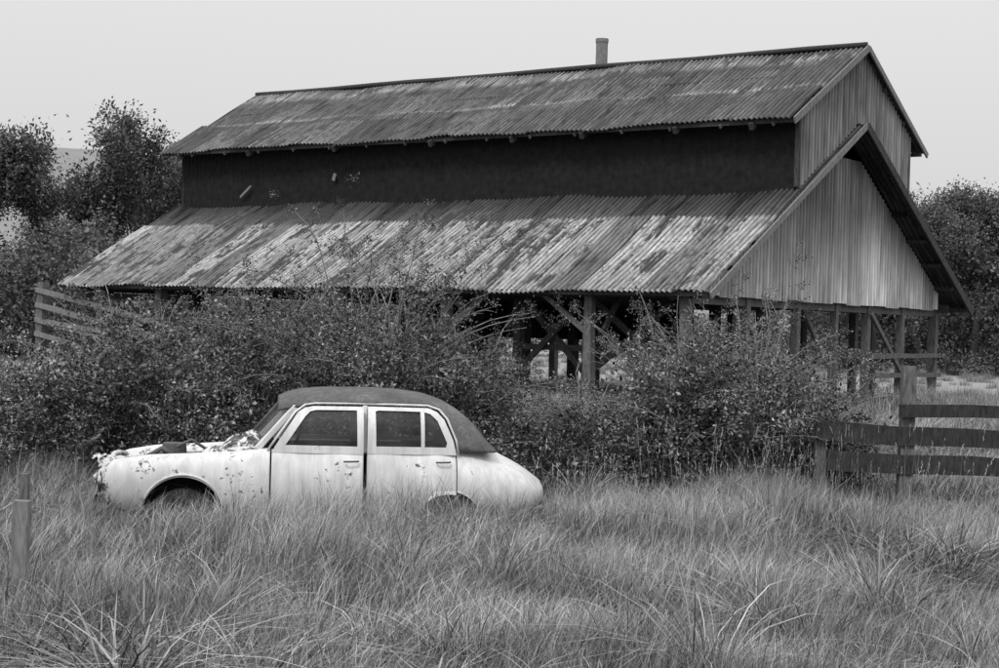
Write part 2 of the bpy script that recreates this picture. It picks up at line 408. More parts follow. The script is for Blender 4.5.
# ------------------------------------------------------------ trees
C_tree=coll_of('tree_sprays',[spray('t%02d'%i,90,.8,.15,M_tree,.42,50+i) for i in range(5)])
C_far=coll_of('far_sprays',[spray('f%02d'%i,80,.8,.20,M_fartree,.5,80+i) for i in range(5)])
def tree(name,x,y,h,seed,spread=.5,dens=1.0,coll=C_tree):
    rr=random.Random(seed); g=float(gz(x,y)); e=empty(name,(x,y,g)); mb=MB();PP=[];RR=[];SS=[];II=[]
    def br(p,d,L,r,lv):
        pts=[p.copy()];rad=[r];q=p.copy();dd=d.copy()
        for j in range(4):
            dd=(dd+Vector((rr.gauss(0,.14),rr.gauss(0,.14),.06))).normalized(); q=q+dd*L/4; pts.append(q.copy()); rad.append(r*(1-.12*(j+1)))
            if lv>=2 and rr.random()<.9*dens:
                o=Vector((rr.gauss(0,.25),rr.gauss(0,.25),rr.gauss(0,.2)))
                PP.append(q+o);RR.append(to_e(dd+Vector((rr.gauss(0,.7),rr.gauss(0,.7),rr.gauss(0,.5)))));SS.append(rr.uniform(.6,1.15)*h/10);II.append(rr.randrange(5))
        mb.tube(pts,rad,6 if lv<2 else 4)
        if lv>=4: return
        nb=rr.choice([2,3,3,4]) if lv<3 else 3
        for k in range(nb):
            az=rr.uniform(0,6.283); sp=spread*rr.uniform(.6,1.6)
            nd=(dd+Vector((math.cos(az),math.sin(az),rr.uniform(-.15,.35)))*sp).normalized()
            br(pts[rr.choice([2,3,4,4])] if lv>0 else pts[rr.choice([3,4])],nd,L*rr.uniform(.6,.8),rad[-1]*.62,lv+1)
    br(Vector((0,0,-.1)),Vector((rr.gauss(0,.08),rr.gauss(0,.08),1)),h*.34,h*.022,0)
    mb.obj('trunk_and_limbs',M_wood,e); instancer('foliage',PP,RR,SS,II,coll,e)
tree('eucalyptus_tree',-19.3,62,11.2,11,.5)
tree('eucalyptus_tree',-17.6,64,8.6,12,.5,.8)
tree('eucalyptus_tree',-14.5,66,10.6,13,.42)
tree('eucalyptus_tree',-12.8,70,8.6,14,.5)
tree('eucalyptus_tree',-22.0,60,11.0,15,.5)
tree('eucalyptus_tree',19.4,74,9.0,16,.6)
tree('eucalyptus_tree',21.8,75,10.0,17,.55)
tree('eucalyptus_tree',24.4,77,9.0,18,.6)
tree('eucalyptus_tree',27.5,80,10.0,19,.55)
PP=[];RR=[];SS=[];II=[]
for i in range(4000):
    x=random.uniform(-65,65); y=random.uniform(88,100)
    hh=3.6+1.6*math.sin(x*.45)+1.2*math.sin(x*1.3+2)+.8*math.sin(x*2.9)
    z=.4+max(.3,hh)*random.random()**.8
    PP.append((x,y,z));RR.append((random.uniform(-1,1),random.uniform(-1,1),random.uniform(0,6)));SS.append(random.uniform(.7,1.3));II.append(random.randrange(5))
for i in range(1500):
    x=random.uniform(-27,-10.5); y=random.uniform(56,66); hh=3.8+.9*math.sin(x*1.1)+.6*math.sin(x*2.7)
    PP.append((x,y,.5+hh*random.random()**.8));RR.append((random.uniform(-1,1),random.uniform(-1,1),random.uniform(0,6)));SS.append(random.uniform(.6,1.0));II.append(random.randrange(5))
for i in range(1700):
    x=random.uniform(15,34); y=random.uniform(72,84); hh=4.8+.9*math.sin(x*.9)+.6*math.sin(x*2.7)
    PP.append((x,y,.5+hh*random.random()**.8));RR.append((random.uniform(-1,1),random.uniform(-1,1),random.uniform(0,6)));SS.append(random.uniform(.6,1.1));II.append(random.randrange(5))
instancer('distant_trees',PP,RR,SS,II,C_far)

# ------------------------------------------------------------ shed
A=math.radians(54.3)
shed=empty('timber_and_iron_shed',(4.09,32.1,0),A)
ZE=2.99; SL=.57; TR=7.35; LEN=19.65; GZ0=.5
def zl(t): return ZE+SL*(t if t<TR else 2*TR-t)
def roof(name,t0,z0,t1,z1,s0,s1,mat,off=0,pitch=PITCH,amp=.024,sheet=.768,sd=0):
    rr=random.Random(sd); n=int((s1-s0)/pitch*6); ds=(s1-s0)/n
    L=math.hypot(t1-t0,z1-z0); d=((t1-t0)/L,(z1-z0)/L); nn=(-d[1],d[0])
    if nn[1]<0: nn=(-nn[0],-nn[1])
    K=7; V=[];F=[]; jit={}
    for i in range(n+1):
        s=s0+i*ds; sh=int(s/sheet)
        if sh not in jit: jit[sh]=(rr.uniform(-.03,.07),rr.uniform(-.010,.018))
        je,jo=jit[sh]
        for k in range(K):
            u=k/(K-1)*L
            if k==0: u-=je
            w=amp*math.cos(2*math.pi*s/pitch)+off+jo+.026*math.sin(s*.9+u*1.3)+.014*math.sin(s*2.3)
            V.append((t0+d[0]*u+nn[0]*w,s,z0+d[1]*u+nn[1]*w))
    for i in range(n):
        for k in range(K-1):
            q=i*K+k; F.append((q,q+1,q+K+1,q+K))
    return mesh_obj(name,V,F,mat,shed,True)
tj=4.12
tm=3.05
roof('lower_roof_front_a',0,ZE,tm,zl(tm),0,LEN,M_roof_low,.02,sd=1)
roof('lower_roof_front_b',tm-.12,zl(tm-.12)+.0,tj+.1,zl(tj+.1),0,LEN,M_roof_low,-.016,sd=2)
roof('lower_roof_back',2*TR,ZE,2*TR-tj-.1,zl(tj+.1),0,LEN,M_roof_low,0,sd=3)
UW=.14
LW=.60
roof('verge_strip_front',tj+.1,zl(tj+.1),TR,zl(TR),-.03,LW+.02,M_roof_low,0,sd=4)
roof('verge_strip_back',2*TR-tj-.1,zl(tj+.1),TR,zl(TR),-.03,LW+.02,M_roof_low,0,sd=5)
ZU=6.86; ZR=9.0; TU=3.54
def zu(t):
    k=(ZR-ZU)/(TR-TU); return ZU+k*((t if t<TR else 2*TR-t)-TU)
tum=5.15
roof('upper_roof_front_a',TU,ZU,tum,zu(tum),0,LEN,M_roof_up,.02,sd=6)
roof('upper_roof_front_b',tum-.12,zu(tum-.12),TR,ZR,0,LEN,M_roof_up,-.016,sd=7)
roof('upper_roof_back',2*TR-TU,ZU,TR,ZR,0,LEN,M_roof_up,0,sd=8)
mb=MB(); mb.tube([(TR,s,ZR+.03+.012*math.sin(s)) for s in np.linspace(0,LEN,14)],[.06]*14,8); mb.obj('ridge_cap',M_wood_dark,shed,True)
def wall_t(name,s,t0,t1,zb,zt,mat,pitch=WP,amp=.026):
    n=int((t1-t0)/pitch*6); V=[];F=[]
    for i in range(n+1):
        t=t0+(t1-t0)*i/n; w=amp*math.cos(2*math.pi*t/pitch); b=zb(t)+.02*math.sin(int(t/.8)*2.3)
        for k in range(5):
            V.append((t,s+w,b+(zt(t)-b)*k/4))
    for i in range(n):
        for k in range(4):
            q=i*5+k; F.append((q,q+1,q+6,q+5))
    return mesh_obj(name,V,F,mat,shed,True)
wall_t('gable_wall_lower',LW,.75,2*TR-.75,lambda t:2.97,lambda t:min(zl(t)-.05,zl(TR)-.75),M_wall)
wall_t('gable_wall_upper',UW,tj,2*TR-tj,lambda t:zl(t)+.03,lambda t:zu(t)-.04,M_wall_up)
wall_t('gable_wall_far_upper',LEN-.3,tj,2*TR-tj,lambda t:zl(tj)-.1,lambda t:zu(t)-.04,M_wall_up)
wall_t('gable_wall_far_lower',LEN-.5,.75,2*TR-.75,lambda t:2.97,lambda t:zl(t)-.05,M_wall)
def wall_s(name,t,s0,s1,z0,z1,mat,pitch=WP,amp=.012):
    n=int((s1-s0)/pitch*6); V=[];F=[]
    for i in range(n+1):
        s=s0+(s1-s0)*i/n; w=amp*math.cos(2*math.pi*s/pitch)
        V+=[(t+w,s,z0),(t+w,s,z1)]
    for i in range(n): q=i*2; F.append((q,q+1,q+3,q+2))
    return mesh_obj(name,V,F,mat,shed,True)
MW=tj+.03
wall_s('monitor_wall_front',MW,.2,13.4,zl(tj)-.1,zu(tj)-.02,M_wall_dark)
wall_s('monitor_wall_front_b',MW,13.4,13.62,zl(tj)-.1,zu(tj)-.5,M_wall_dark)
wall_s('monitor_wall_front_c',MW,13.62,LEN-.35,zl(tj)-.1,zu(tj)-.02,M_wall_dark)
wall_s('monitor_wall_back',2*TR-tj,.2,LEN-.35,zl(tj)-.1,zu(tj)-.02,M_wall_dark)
mb=MB(); mb.beam((tj-.10,16.9,zl(tj)+.25),(tj-.10,16.5,zl(tj)+.55),.02,.06); mb.beam((tj-.08,13.5,zl(tj)+.62),(tj-.08,13.44,zl(tj)+.80),.02,.10); mb.obj('light_gap_slivers',M_wood_light,shed)  # pale slivers stand in for light through gaps in the monitor wall
# timber frame
posts=MB(); dark=MB()
for i,s in enumerate([.8,3.1,6.9,10.0,13.1,16.2]):
    for t in (.55,2*TR-.55): posts.beam((t,s,GZ0-.3),(t,s,ZE+.15),.2,.2,jit=.012)
for s in (18.4,20.8): posts.beam((.5,s,GZ0-.3),(.5,s,3.08),.25,.25,jit=.012)
posts.beam((2*TR-.55,19.0,GZ0-.3),(2*TR-.55,19.0,ZE+.15),.2,.2)
for s in [1.0,2.9,5.4,7.4,9.9,13.1,16.2,18.9]:
    for t in (tj+.22,2*TR-tj-.22): dark.beam((t,s,GZ0-.3),(t,s,zu(tj)-.1),.24,.24)
    dark.beam((.2,s,zl(.2)-.14),(tj,s,zl(tj)-.14),.1,.16); dark.beam((2*TR-.2,s,zl(.2)-.14),(2*TR-tj,s,zl(tj)-.14),.1,.16)
    dark.beam((.5,s+.12,2.95),(2*TR-.5,s+.12,2.95),.08,.2)
    dark.beam((TU,s,zu(TU)-.14),(TR,s,ZR-.16),.1,.15); dark.beam((2*TR-TU,s,zu(TU)-.14),(TR,s,ZR-.16),.1,.15)
    if s>1.5: dark.beam((.6,s-.12,2.2),(1.7,s-.12,3.5),.08,.1)
for t in (.55,2*TR-.55): dark.beam((t,.4,ZE+.02),(t,LEN-.3,ZE+.02),.12,.22)
for t in (tj+.2,2*TR-tj-.2): dark.beam((t,.9,3.2),(t,LEN-.5,3.2),.14,.26)
for t in (.12,1.1,2.1,3.1): dark.beam((t,.06,zl(t)-.08),(t,LEN-.06,zl(t)-.08),.08,.09); dark.beam((2*TR-t,.06,zl(t)-.08),(2*TR-t,LEN-.06,zl(t)-.08),.08,.09)
for t in (TU+.12,4.8,6.0): dark.beam((t,.06,zu(t)-.09),(t,LEN-.06,zu(t)-.09),.08,.1); dark.beam((2*TR-t,.06,zu(t)-.09),(2*TR-t,LEN-.06,zu(t)-.09),.08,.1)
for a_,b_ in ((5.4,7.4),(2.9,5.4),(9.9,13.1)):
    posts.beam((tj,a_,1.1),(tj,b_,3.0),.07,.15); posts.beam((tj-.1,a_,3.0),(tj-.1,b_,1.1),.07,.15)
    posts.beam((tj+.05,a_,1.75),(tj+.05,b_,1.75),.08,.14)
    posts.beam((tj-.02,b_,GZ0-.3),(tj-.02,b_,3.4),.22,.2)
posts.beam((.55,3.1,2.1),(.55,4.3,2.95),.08,.11); posts.beam((.55,6.9,2.1),(.55,5.8,2.95),.08,.11)
for t in (3.1,5.6,7.7,9.6,11.8): posts.beam((t,.78,GZ0-.3),(t,.78,3.0),.17,.17,jit=.012)
posts.beam((.5,.80,2.90),(2*TR-.5,.80,2.90),.12,.2)
posts.beam((3.1,.95,2.8),(4.9,.95,1.4),.08,.12); posts.beam((7.7,.95,1.5),(6.3,.95,2.85),.08,.12); posts.beam((9.6,.66,2.8),(11.8,.66,1.2),.07,.12)
for z in (1.25,1.75): posts.beam((9.6,.64,z),(2*TR-.4,.64,z),.07,.13,jit=.015)
posts.obj('outer_posts',M_wood,shed); dark.obj('frame',M_wood_dark,shed)
rails=MB()
for k,z in enumerate((2.75,2.35,1.95,1.55)): rails.beam((.33,15.6,z-.75),(.33,20.9,z+.12),.06,.13,jit=.02); rails.beam((.6,19.2,z),(5,19.2,z),.06,.14,jit=.015)
rails.beam((.28,16.0,1.6),(.28,20.4,2.0),.06,.12)
rails.obj('stock_rails',M_wood_light,shed)
barge=MB()
barge.beam((TU-.02,-.05,zu(TU)-.05),(TR,-.05,ZR-.053),.04,.15); barge.beam((2*TR-TU+.02,-.05,zu(TU)-.05),(TR,-.05,ZR-.053),.04,.13)
barge.beam((-.02,-.06,zl(0)-.05),(TR,-.06,zl(TR)-.05),.04,.14)
barge.obj('barge_boards',M_wood_light,shed)
b2=MB(); b2.beam((2*TR+.02,-.07,zl(0)-.06),(TR+.02,-.07,zl(TR)-.06),.05,.2)
b2.beam((tj-.01,UW,zl(tj)+.1),(tj-.01,UW,zu(tj)-.05),.1,.1)
b2.obj('dark_barge_board',M_wood_dark,shed)
tails=MB()
for s in np.arange(.5,LEN,1.28): tails.beam((TU+.05,s,ZU-.10),(tj,s,zu(tj)-.10),.045,.08)
tails.obj('rafter_tails',M_wood,shed)
wall_s('rear_partition',10.4,6.4,15.5,1.9,3.2,M_wall_dark)
ch=MB(); ch.tube([(8.6,8.1,8.0),(8.6,8.1,9.95)],[.16,.16],16); ch.tube([(8.6,8.1,9.9),(8.6,8.1,10.0)],[.175,.175],16)
ch.obj('flue_pipe',M_wood_light,shed,False)

# ------------------------------------------------------------ fences
fen=empty('post_and_rail_fence',(5.0,20,0))
f1=MB()
for x,zt in ((0,1.89),(2.5,1.6),(5.0,1.6),(7.6,1.6)): f1.beam((x,0,0),(x+.03,0,zt),.155,.155,jit=.01)
f1.beam((-1.0,.1,0),(-1.02,.1,1.15),.13,.13)
f1.obj('posts',M_wood,fen)
M_rail=mat_wood('dark_rail',.02,.07)  # rail timber in a darker tone than the posts
f2=MB()
f2.beam((-.1,-.12,1.36),(2.6,-.12,1.33),.09,.14,jit=.02); f2.beam((2.4,-.14,1.34),(7.7,-.14,1.28),.09,.14,jit=.02)
f2.beam((-1.1,-.05,1.08),(2.55,-.13,.98),.09,.22,jit=.025);f2.beam((2.4,-.12,1.0),(7.7,-.14,.9),.09,.20,jit=.02)
f2.beam((-.95,-.05,.72),(2.55,-.13,.66),.09,.22,jit=.025);f2.beam((2.4,-.12,.68),(7.7,-.14,.6),.09,.20,jit=.02)
f2.obj('rails',M_rail,fen)
p1=empty('fence_post',(-3.49,12.0,0)); m_=MB(); m_.beam((0,0,-.1),(.02,0,.86),.11,.10,jit=.006); m_.obj('post',M_wood_light,p1)
p2=empty('fence_post',(-3.68,12.8,0)); m_=MB(); m_.beam((0,0,-.1),(-.01,0,.98),.06,.08,jit=.004); m_.obj('post',M_wood,p2)

# ------------------------------------------------------------ car
car=empty('abandoned_sedan_car',(CAR[0],CAR[1],-.07),CAR[2])
XO=-2.2
def mat_paint(name,fr0,fr1,thr):
    a=NT(name); c=a.coord(); X,Y,Z=a.sep(c)
    big=a.noise(c,1.8,5,.7); sm=a.noise(c,14,5,.75); st=a.noise(a.scale(c,(14,14,1.2)),1.,4)
    fr=a.mr(X,-2.2,-.5,fr0,fr1)
    mk=a.math('ADD',a.math('ADD',a.math('MULTIPLY',big,.45),a.math('MULTIPLY',sm,.55)),fr)
    rm=a.ramp(mk,[(thr,0.),(thr+.035,1.)])
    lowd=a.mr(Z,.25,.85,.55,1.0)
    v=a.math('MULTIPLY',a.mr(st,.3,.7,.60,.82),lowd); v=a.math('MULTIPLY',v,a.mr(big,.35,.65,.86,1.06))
    return a.col(a.mixf(rm,v,.07),.45,.35)
M_paint=mat_paint('chipped_paint',.10,0.,.60)
M_wreck=mat_paint('flaking_paint',.08,.08,.565)
a=NT('rusted_roof_paint'); c=a.coord(); f=a.noise(c,2.5,6,.75); f2=a.noise(c,25,4,.7)
M_croof=a.col(a.ramp(a.math('ADD',a.math('MULTIPLY',f,.6),a.math('MULTIPLY',f2,.4)),[(.32,.05),(.52,.12),(.68,.22)]),.75,.25)
a=NT('dusty_glass'); a.b.inputs['Alpha'].default_value=.5
c=a.coord(); f=a.noise(c,3,5)
M_glass=a.col(a.ramp(f,[(.35,.02),(.7,.09)]),.12,.4)

K=[(.03,[(.50,.55),(.54,.53),(.58,.56),(.61,.62),(.61,.70),(.59,.76),(.55,.79),(.52,.79),(.50,.75)]),
(.15,[(.52,.42),(.62,.40),(.70,.47),(.74,.58),(.745,.72),(.71,.83),(.64,.88),(.56,.88),(.48,.80)]),
(.5,[(.60,.36),(.74,.36),(.79,.45),(.82,.58),(.82,.75),(.78,.88),(.70,.94),(.60,.94),(.52,.86)]),
(.9,[(.60,.34),(.76,.34),(.81,.45),(.84,.58),(.84,.76),(.80,.90),(.71,.96),(.61,.96),(.54,.88)]),
(1.3,[(.60,.30),(.76,.30),(.81,.42),(.84,.56),(.84,.74),(.81,.90),(.74,.98),(.64,.99),(.56,.93)]),
(1.6,[(.60,.24),(.76,.24),(.81,.38),(.84,.54),(.84,.74),(.82,.90),(.785,.99),(.73,1.03),(.62,1.03)]),
(1.9,[(.60,.24),(.76,.24),(.80,.38),(.83,.54),(.835,.72),(.82,.86),(.785,.98),(.75,1.03),(.66,1.04)]),
(3.1,[(.60,.24),(.76,.24),(.80,.38),(.83,.54),(.835,.72),(.82,.86),(.785,.98),(.75,1.03),(.66,1.04)]),
(3.4,[(.60,.28),(.78,.28),(.83,.42),(.86,.56),(.86,.74),(.83,.88),(.78,1.0),(.66,1.04),(.0,1.06)]),
(3.7,[(.6,.32),(.76,.32),(.82,.44),(.85,.58),(.84,.74),(.79,.88),(.68,.99),(.45,1.06),(0,1.08)]),
(4.0,[(.55,.36),(.70,.36),(.77,.46),(.79,.58),(.77,.71),(.70,.81),(.56,.91),(.35,.97),(0,1.0)]),
(4.25,[(.5,.40),(.62,.40),(.68,.48),(.69,.57),(.67,.67),(.60,.75),(.46,.82),(.28,.86),(0,.88)]),
(4.42,[(.4,.46),(.48,.46),(.53,.5),(.55,.56),(.53,.63),(.46,.68),(.36,.73),(.2,.76),(0,.77)]),
(4.50,[(.0,.5),(.2,.5),(.3,.52),(.36,.56),(.34,.62),(.26,.66),(.18,.68),(.1,.70),(0,.70)])]
XE=4.50
kx=np.array([k[0] for k in K]); kp=np.array([k[1] for k in K])
def sec_raw(x):
    return np.stack([[np.interp(x,kx,kp[:,i,j]) for j in range(2)] for i in range(9)])
NS=33
def section(x):
    w=min(.07,max(.0,x-.03),max(0,XE-x)); pts=sum(sec_raw(x+o*w) for o in (-1,-.5,0,.5,1))/5
    P=np.vstack([2*pts[0]-pts[1],pts,2*pts[-1]-pts[-2]]); out=[]
    for q in range(NS):
        u=q/(NS-1)*8; i=min(int(u),7); f=u-i; p0,p1,p2,p3=P[i:i+4]
        out.append(.5*((2*p1)+(-p0+p2)*f+(2*p0-5*p1+4*p2-p3)*f*f+(-p0+3*p1-3*p2+p3)*f**3))
    out=np.array(out)
    for cx,R,zc in ((.85,.39,.39),(3.47,.33,.33)):
        if abs(x-cx)<R:
            za=zc+math.sqrt(R*R-(x-cx)**2)*.95
            side=out[2:22]; o_=np.argsort(side[:,1]); ya=np.interp(za,side[o_,1],side[o_,0])
            for q in range(22):
                if out[q,1]<za: out[q]=(ya if q>1 else ya-.05,za)
    return out
def side_mesh(name,x0,x1,n,q0,q1,sgn,mat,off=0,ajar=0,solid=0):
    V=[];F=[];m=q1-q0
    for x in np.linspace(x0,x1,n):
        s=section(x)
        for q in range(q0,q1): 
            dent=.007*math.sin(x*9+s[q,1]*5)*math.sin(s[q,1]*8+x*3)
            V.append((x+XO,sgn*(s[q,0]+off+ajar*(x-x0)+dent),s[q,1]))
    for i in range(n-1):
        for q in range(m-1):
            k=i*m+q; f=(k,k+1,k+m+1,k+m); F.append(f if sgn>0 else f[::-1])
    o=mesh_obj(name,V,F,mat,car,True)
    if solid:
        md=o.modifiers.new('s','SOLIDIFY'); md.thickness=solid; md.offset=-1
    return o
def side_y(x,z):
    s=section(x)[2:22]; o_=np.argsort(s[:,1]); return float(np.interp(z,s[o_,1],s[o_,0]))
for sg,tag in ((-1,'left'),(1,'right')):
    side_mesh('front_fender_'+tag,.03,1.685,110,0,NS,sg,M_paint,solid=.015)
    side_mesh('rear_body_'+tag,3.545,XE,70,0,NS,sg,M_paint)
    side_mesh('parcel_deck_'+tag,3.1,3.545,12,27,NS,sg,M_dark)
    side_mesh('sill_'+tag,1.685,3.545,40,0,6,sg,M_paint)
    aj=.085 if sg<0 else 0
    side_mesh('front_door_'+tag,1.70,2.60,40,5,29,sg,M_paint,.004,aj,.03)
    side_mesh('rear_door_'+tag,2.64,3.535,70,5,29,sg,M_paint,.004,0,.03)
    V=[((x+XO),sg*.70,z) for x in (1.69,3.6) for z in (.25,.98)]
    mesh_obj('inner_lining_'+tag,V,[(0,1,3,2)],M_dark,car)
    mb=MB(); pts=[]
    for th in np.linspace(.12,math.pi-.12,22):
        x=.85+.395*math.cos(th); z=.39+.395*.95*math.sin(th); pts.append((x+XO,sg*(side_y(max(.3,min(1.4,x)),z+.03)+.004),z+.004))
    mb.tube(pts,[.013]*22,6); mb.obj('arch_lip_'+tag,M_paint,car,True)
def cab_y(z): 
    r=min(max((z-1.0)/.605,0),.999); return .765*(1-r**3)**(1/3)
def frame2d(name,outer,holes,sg,mat,off,ajx=None,aj=0,th=.012):
    cu=bpy.data.curves.new(name,'CURVE'); cu.dimensions='2D'; cu.fill_mode='BOTH'; cu.extrude=th
    for pl in [outer]+holes:
        D=[]
        for i in range(len(pl)):
            p,q=pl[i],pl[(i+1)%len(pl)]; L=math.dist(p,q); n=max(1,int(L/.05))
            for k in range(n): D.append((p[0]+(q[0]-p[0])*k/n,p[1]+(q[1]-p[1])*k/n))
        sp=cu.splines.new('POLY'); sp.points.add(len(D)-1)
        for i,p in enumerate(D): sp.points[i].co=(p[0],p[1],0,1)
        sp.use_cyclic_u=True
    ob=bpy.data.objects.new(name+'_tmp',cu); scene.collection.objects.link(ob); bpy.context.view_layer.update()
    me=bpy.data.meshes.new_from_object(ob.evaluated_get(bpy.context.evaluated_depsgraph_get())); bpy.data.objects.remove(ob)
    for v in me.vertices:
        x,z,e=v.co; y=cab_y(z)+off+e+(aj*(x-ajx) if ajx is not None else 0); v.co=(x+XO,sg*y,z)
    me.materials.clear(); me.materials.append(mat)
    o=bpy.data.objects.new(name,me); link(o,car); return o
heavy=[o for o in scene.objects if o.modifiers.get('inst')]
for o in heavy: o.modifiers['inst'].show_viewport=False
for sg,tag in ((-1,'left'),(1,'right')):
    aj=.085 if sg<0 else 0
    wf=[(1.83,1.075),(2.02,1.36),(2.07,1.41),(2.13,1.425),(2.53,1.43),(2.54,1.075)]
    frame2d('front_door_frame_'+tag,[(1.70,1.0),(1.73,1.06),(1.95,1.40),(2.02,1.445),(2.10,1.46),(2.595,1.465),(2.60,1.0)],[wf],sg,M_paint,.012,1.70,aj)
    w1=[(2.73,1.075),(2.72,1.42),(2.75,1.43),(3.17,1.425),(3.18,1.075)]; w2=[(3.215,1.075),(3.21,1.42),(3.27,1.405),(3.34,1.34),(3.44,1.12),(3.43,1.075)]
    frame2d('rear_door_frame_'+tag,[(2.64,1.0),(2.645,1.465),(3.25,1.46),(3.34,1.425),(3.41,1.35),(3.50,1.15),(3.53,1.03),(3.535,1.0)],[w1,w2],sg,M_paint,.012)
    if sg<0:
        for nm,w in (('glass_front',wf),('glass_rear',w1),('glass_quarter',w2)):
            frame2d(nm,w,[],sg,M_glass,.004,1.70 if nm=='glass_front' else None,aj if nm=='glass_front' else 0,.001)
    mb=MB(); dr=[(1.66,1.02),(1.78,1.20),(1.92,1.40),(2.02,1.47),(2.12,1.485),(2.7,1.49),(3.25,1.485),(3.36,1.45),(3.44,1.36),(3.53,1.15),(3.555,1.02)]
    mb.tube([(x+XO,sg*(cab_y(z)+.012),z) for x,z in dr],[.012]*len(dr),6); mb.obj('drip_rail_'+tag,M_paint,car,True)
    mb=MB(); mb.beam((1.55+XO,sg*.70,1.02),(1.93+XO,sg*.60,1.45),.05,.06); mb.beam((2.62+XO,sg*.72,1.0),(2.62+XO,sg*.60,1.47),.05,.05); mb.obj('pillars_'+tag,M_paint,car,bevel=.01)
    mb=MB()
    for hx in (2.50,3.42):
        yy=.845+(aj*(hx-1.7) if hx<2.6 else 0); mb.tube([(hx-.09+XO,sg*yy,.93),(hx-.07+XO,sg*(yy+.03),.932),(hx+.03+XO,sg*(yy+.03),.935),(hx+.05+XO,sg*yy,.935)],[.010]*4,6)
    mb.obj('door_handles_'+tag,M_metal,car,True)
for o in heavy: o.modifiers['inst'].show_viewport=True
zx=[1.76,1.84,1.95,2.2,2.7,3.0,3.25,3.45,3.6,3.75,3.87,3.95]; zcv=[1.50,1.545,1.58,1.605,1.612,1.60,1.565,1.50,1.41,1.28,1.13,1.03]
lx=[1.76,1.95,2.05,2.2,3.25,3.36,3.44,3.50,3.55,4]; lz=[1.40,1.44,1.475,1.485,1.485,1.45,1.36,1.22,1.03,1.02]
V=[];F=[];n=90;m=20
for x in np.linspace(1.76,3.95,n):
    w=.05; zc=np.mean([np.interp(x+o*w,zx,zcv) for o in (-1,-.5,0,.5,1)]); zlw=min(np.interp(x,lx,lz),zc-.005)
    Yw=np.interp(x,[1.76,1.95,3.2,3.6,3.95],[.70,.765,.765,.745,.66])
    r0=max(0,(zlw-1)/(zc-1)); p0=math.asin(min(1,r0**1.5))
    row=[]
    for k in range(m):
        ph=p0+(math.pi/2-p0)*k/(m-1); row.append((Yw*max(0,math.cos(ph))**(2/3),1+(zc-1)*math.sin(ph)**(2/3)))
    for y,z in row: V.append((x+XO,-y,z))
    for y,z in row[::-1]: V.append((x+XO,y,z))
mm=2*m
for i in range(n-1):
    for k in range(mm-1):
        q=i*mm+k; F.append((q,q+1,q+mm+1,q+mm))
o=mesh_obj('roof_shell',V,F,M_croof,car,True); md=o.modifiers.new('s','SOLIDIFY'); md.thickness=.02
V=[];F=[]
for i in range(13):
    u=-1+i/6
    for k in range(5):
        t=k/4; V.append(((1.40+.22*u*u)*(1-t)+(1.79+.12*u*u)*t+XO,(.70*(1-t)+.585*t)*u,1.03*(1-t)+(1.49-.05*u*u)*t))
for i in range(12):
    for k in range(4): q=i*5+k; F.append((q,q+1,q+6,q+5))
mesh_obj('windscreen',V,F,M_glass,car,True)
mb=MB(); mb.beam((1.40+XO,0,1.03),(1.79+XO,0,1.49),.03,.03)
mb.tube([(1.40+.22*u*u+XO,.70*u,1.035) for u in np.linspace(-1,1,13)],[.014]*13,6)
mb.tube([(1.78+.12*u*u+XO,.585*u,1.50-.05*u*u) for u in np.linspace(-1,1,13)],[.016]*13,6)
mb.obj('windscreen_frame',M_croof,car,True)
V=[];F=[]
xs=np.linspace(1.26,1.64,8); ys=np.linspace(-.64,.64,17)
for x in xs:
    for y in ys: V.append((x+XO,y,1.0+.055*(1-(y/.64)**2)-.12*max(0,1.32-x)**1+.012*math.sin(y*17+x*20)))
for i in range(7):
    for k in range(16): q=i*17+k; F.append((q,q+1,q+18,q+17))
o=mesh_obj('cowl_panel',V,F,M_wreck,car,True); md=o.modifiers.new('s','SOLIDIFY'); md.thickness=.015
# crumpled remains of the bonnet/inner guard on the near side of the engine bay
V=[];F=[]; NI=22;NK=12; rk=random.Random(5)
for i in range(NI):
    for k in range(NK):
        u=i/(NI-1); v=k/(NK-1)
        hh=np.interp(u,[0,.3,.55,.8,1],[.03,.10,.20,.24,.14])
        V.append((1.0+.60*u+.03*v+XO+rk.gauss(0,.003),-.60+.20*v+.03*math.sin(u*9+v*3)+.015*math.sin(v*8),.95+hh*v+.012*math.sin(u*17)*v+rk.gauss(0,.003)))
for i in range(NI-1):
    for k in range(NK-1):
        if (i in (9,10,11) and k in (4,5,6)) or (i in (15,16,17,18) and k in (5,6,7)) or (i in (13,14) and k<2) or (i==12 and k>8): continue
        q=i*NK+k; F.append((q,q+1,q+NK+1,q+NK))
o=mesh_obj('crumpled_bonnet_panel',V,F,M_wreck,car,True); md=o.modifiers.new('s','SOLIDIFY'); md.thickness=.010
mb=MB()
mb.beam((1.24+XO,-.62,.65),(1.24+XO,.62,.65),.02,.62); mb.beam((.3+XO,-.4,.66),(.3+XO,.4,.62),.05,.40)
mb.beam((1.0+XO,0,.62),(.45+XO,0,.62),.24,.30); mb.beam((1.0+XO,.0,.86),(.5+XO,.0,.86),.16,.12)
mb.tube([(.72+XO,-.12,.88),(.72+XO,-.12,1.03)],[.13,.12],14); mb.tube([(.9+XO,-.2,.8),(.6+XO,-.26,.98),(.4+XO,-.2,.85)],[.03]*3,8)
mb.beam((1.15+XO,-.45,.5),(.2+XO,-.45,.5),.08,.1); mb.beam((1.15+XO,.45,.5),(.2+XO,.45,.5),.08,.1)
mb.tube([(1.1+XO,-.3,.95),(.9+XO,-.35,1.08),(.75+XO,-.30,1.0)],[.018]*3,6)
mb.beam((1.7+XO,0,.3),(4.1+XO,0,.3),1.36,.03)
mb.obj('engine_and_chassis',M_metal,car,bevel=.012)
mb=MB()
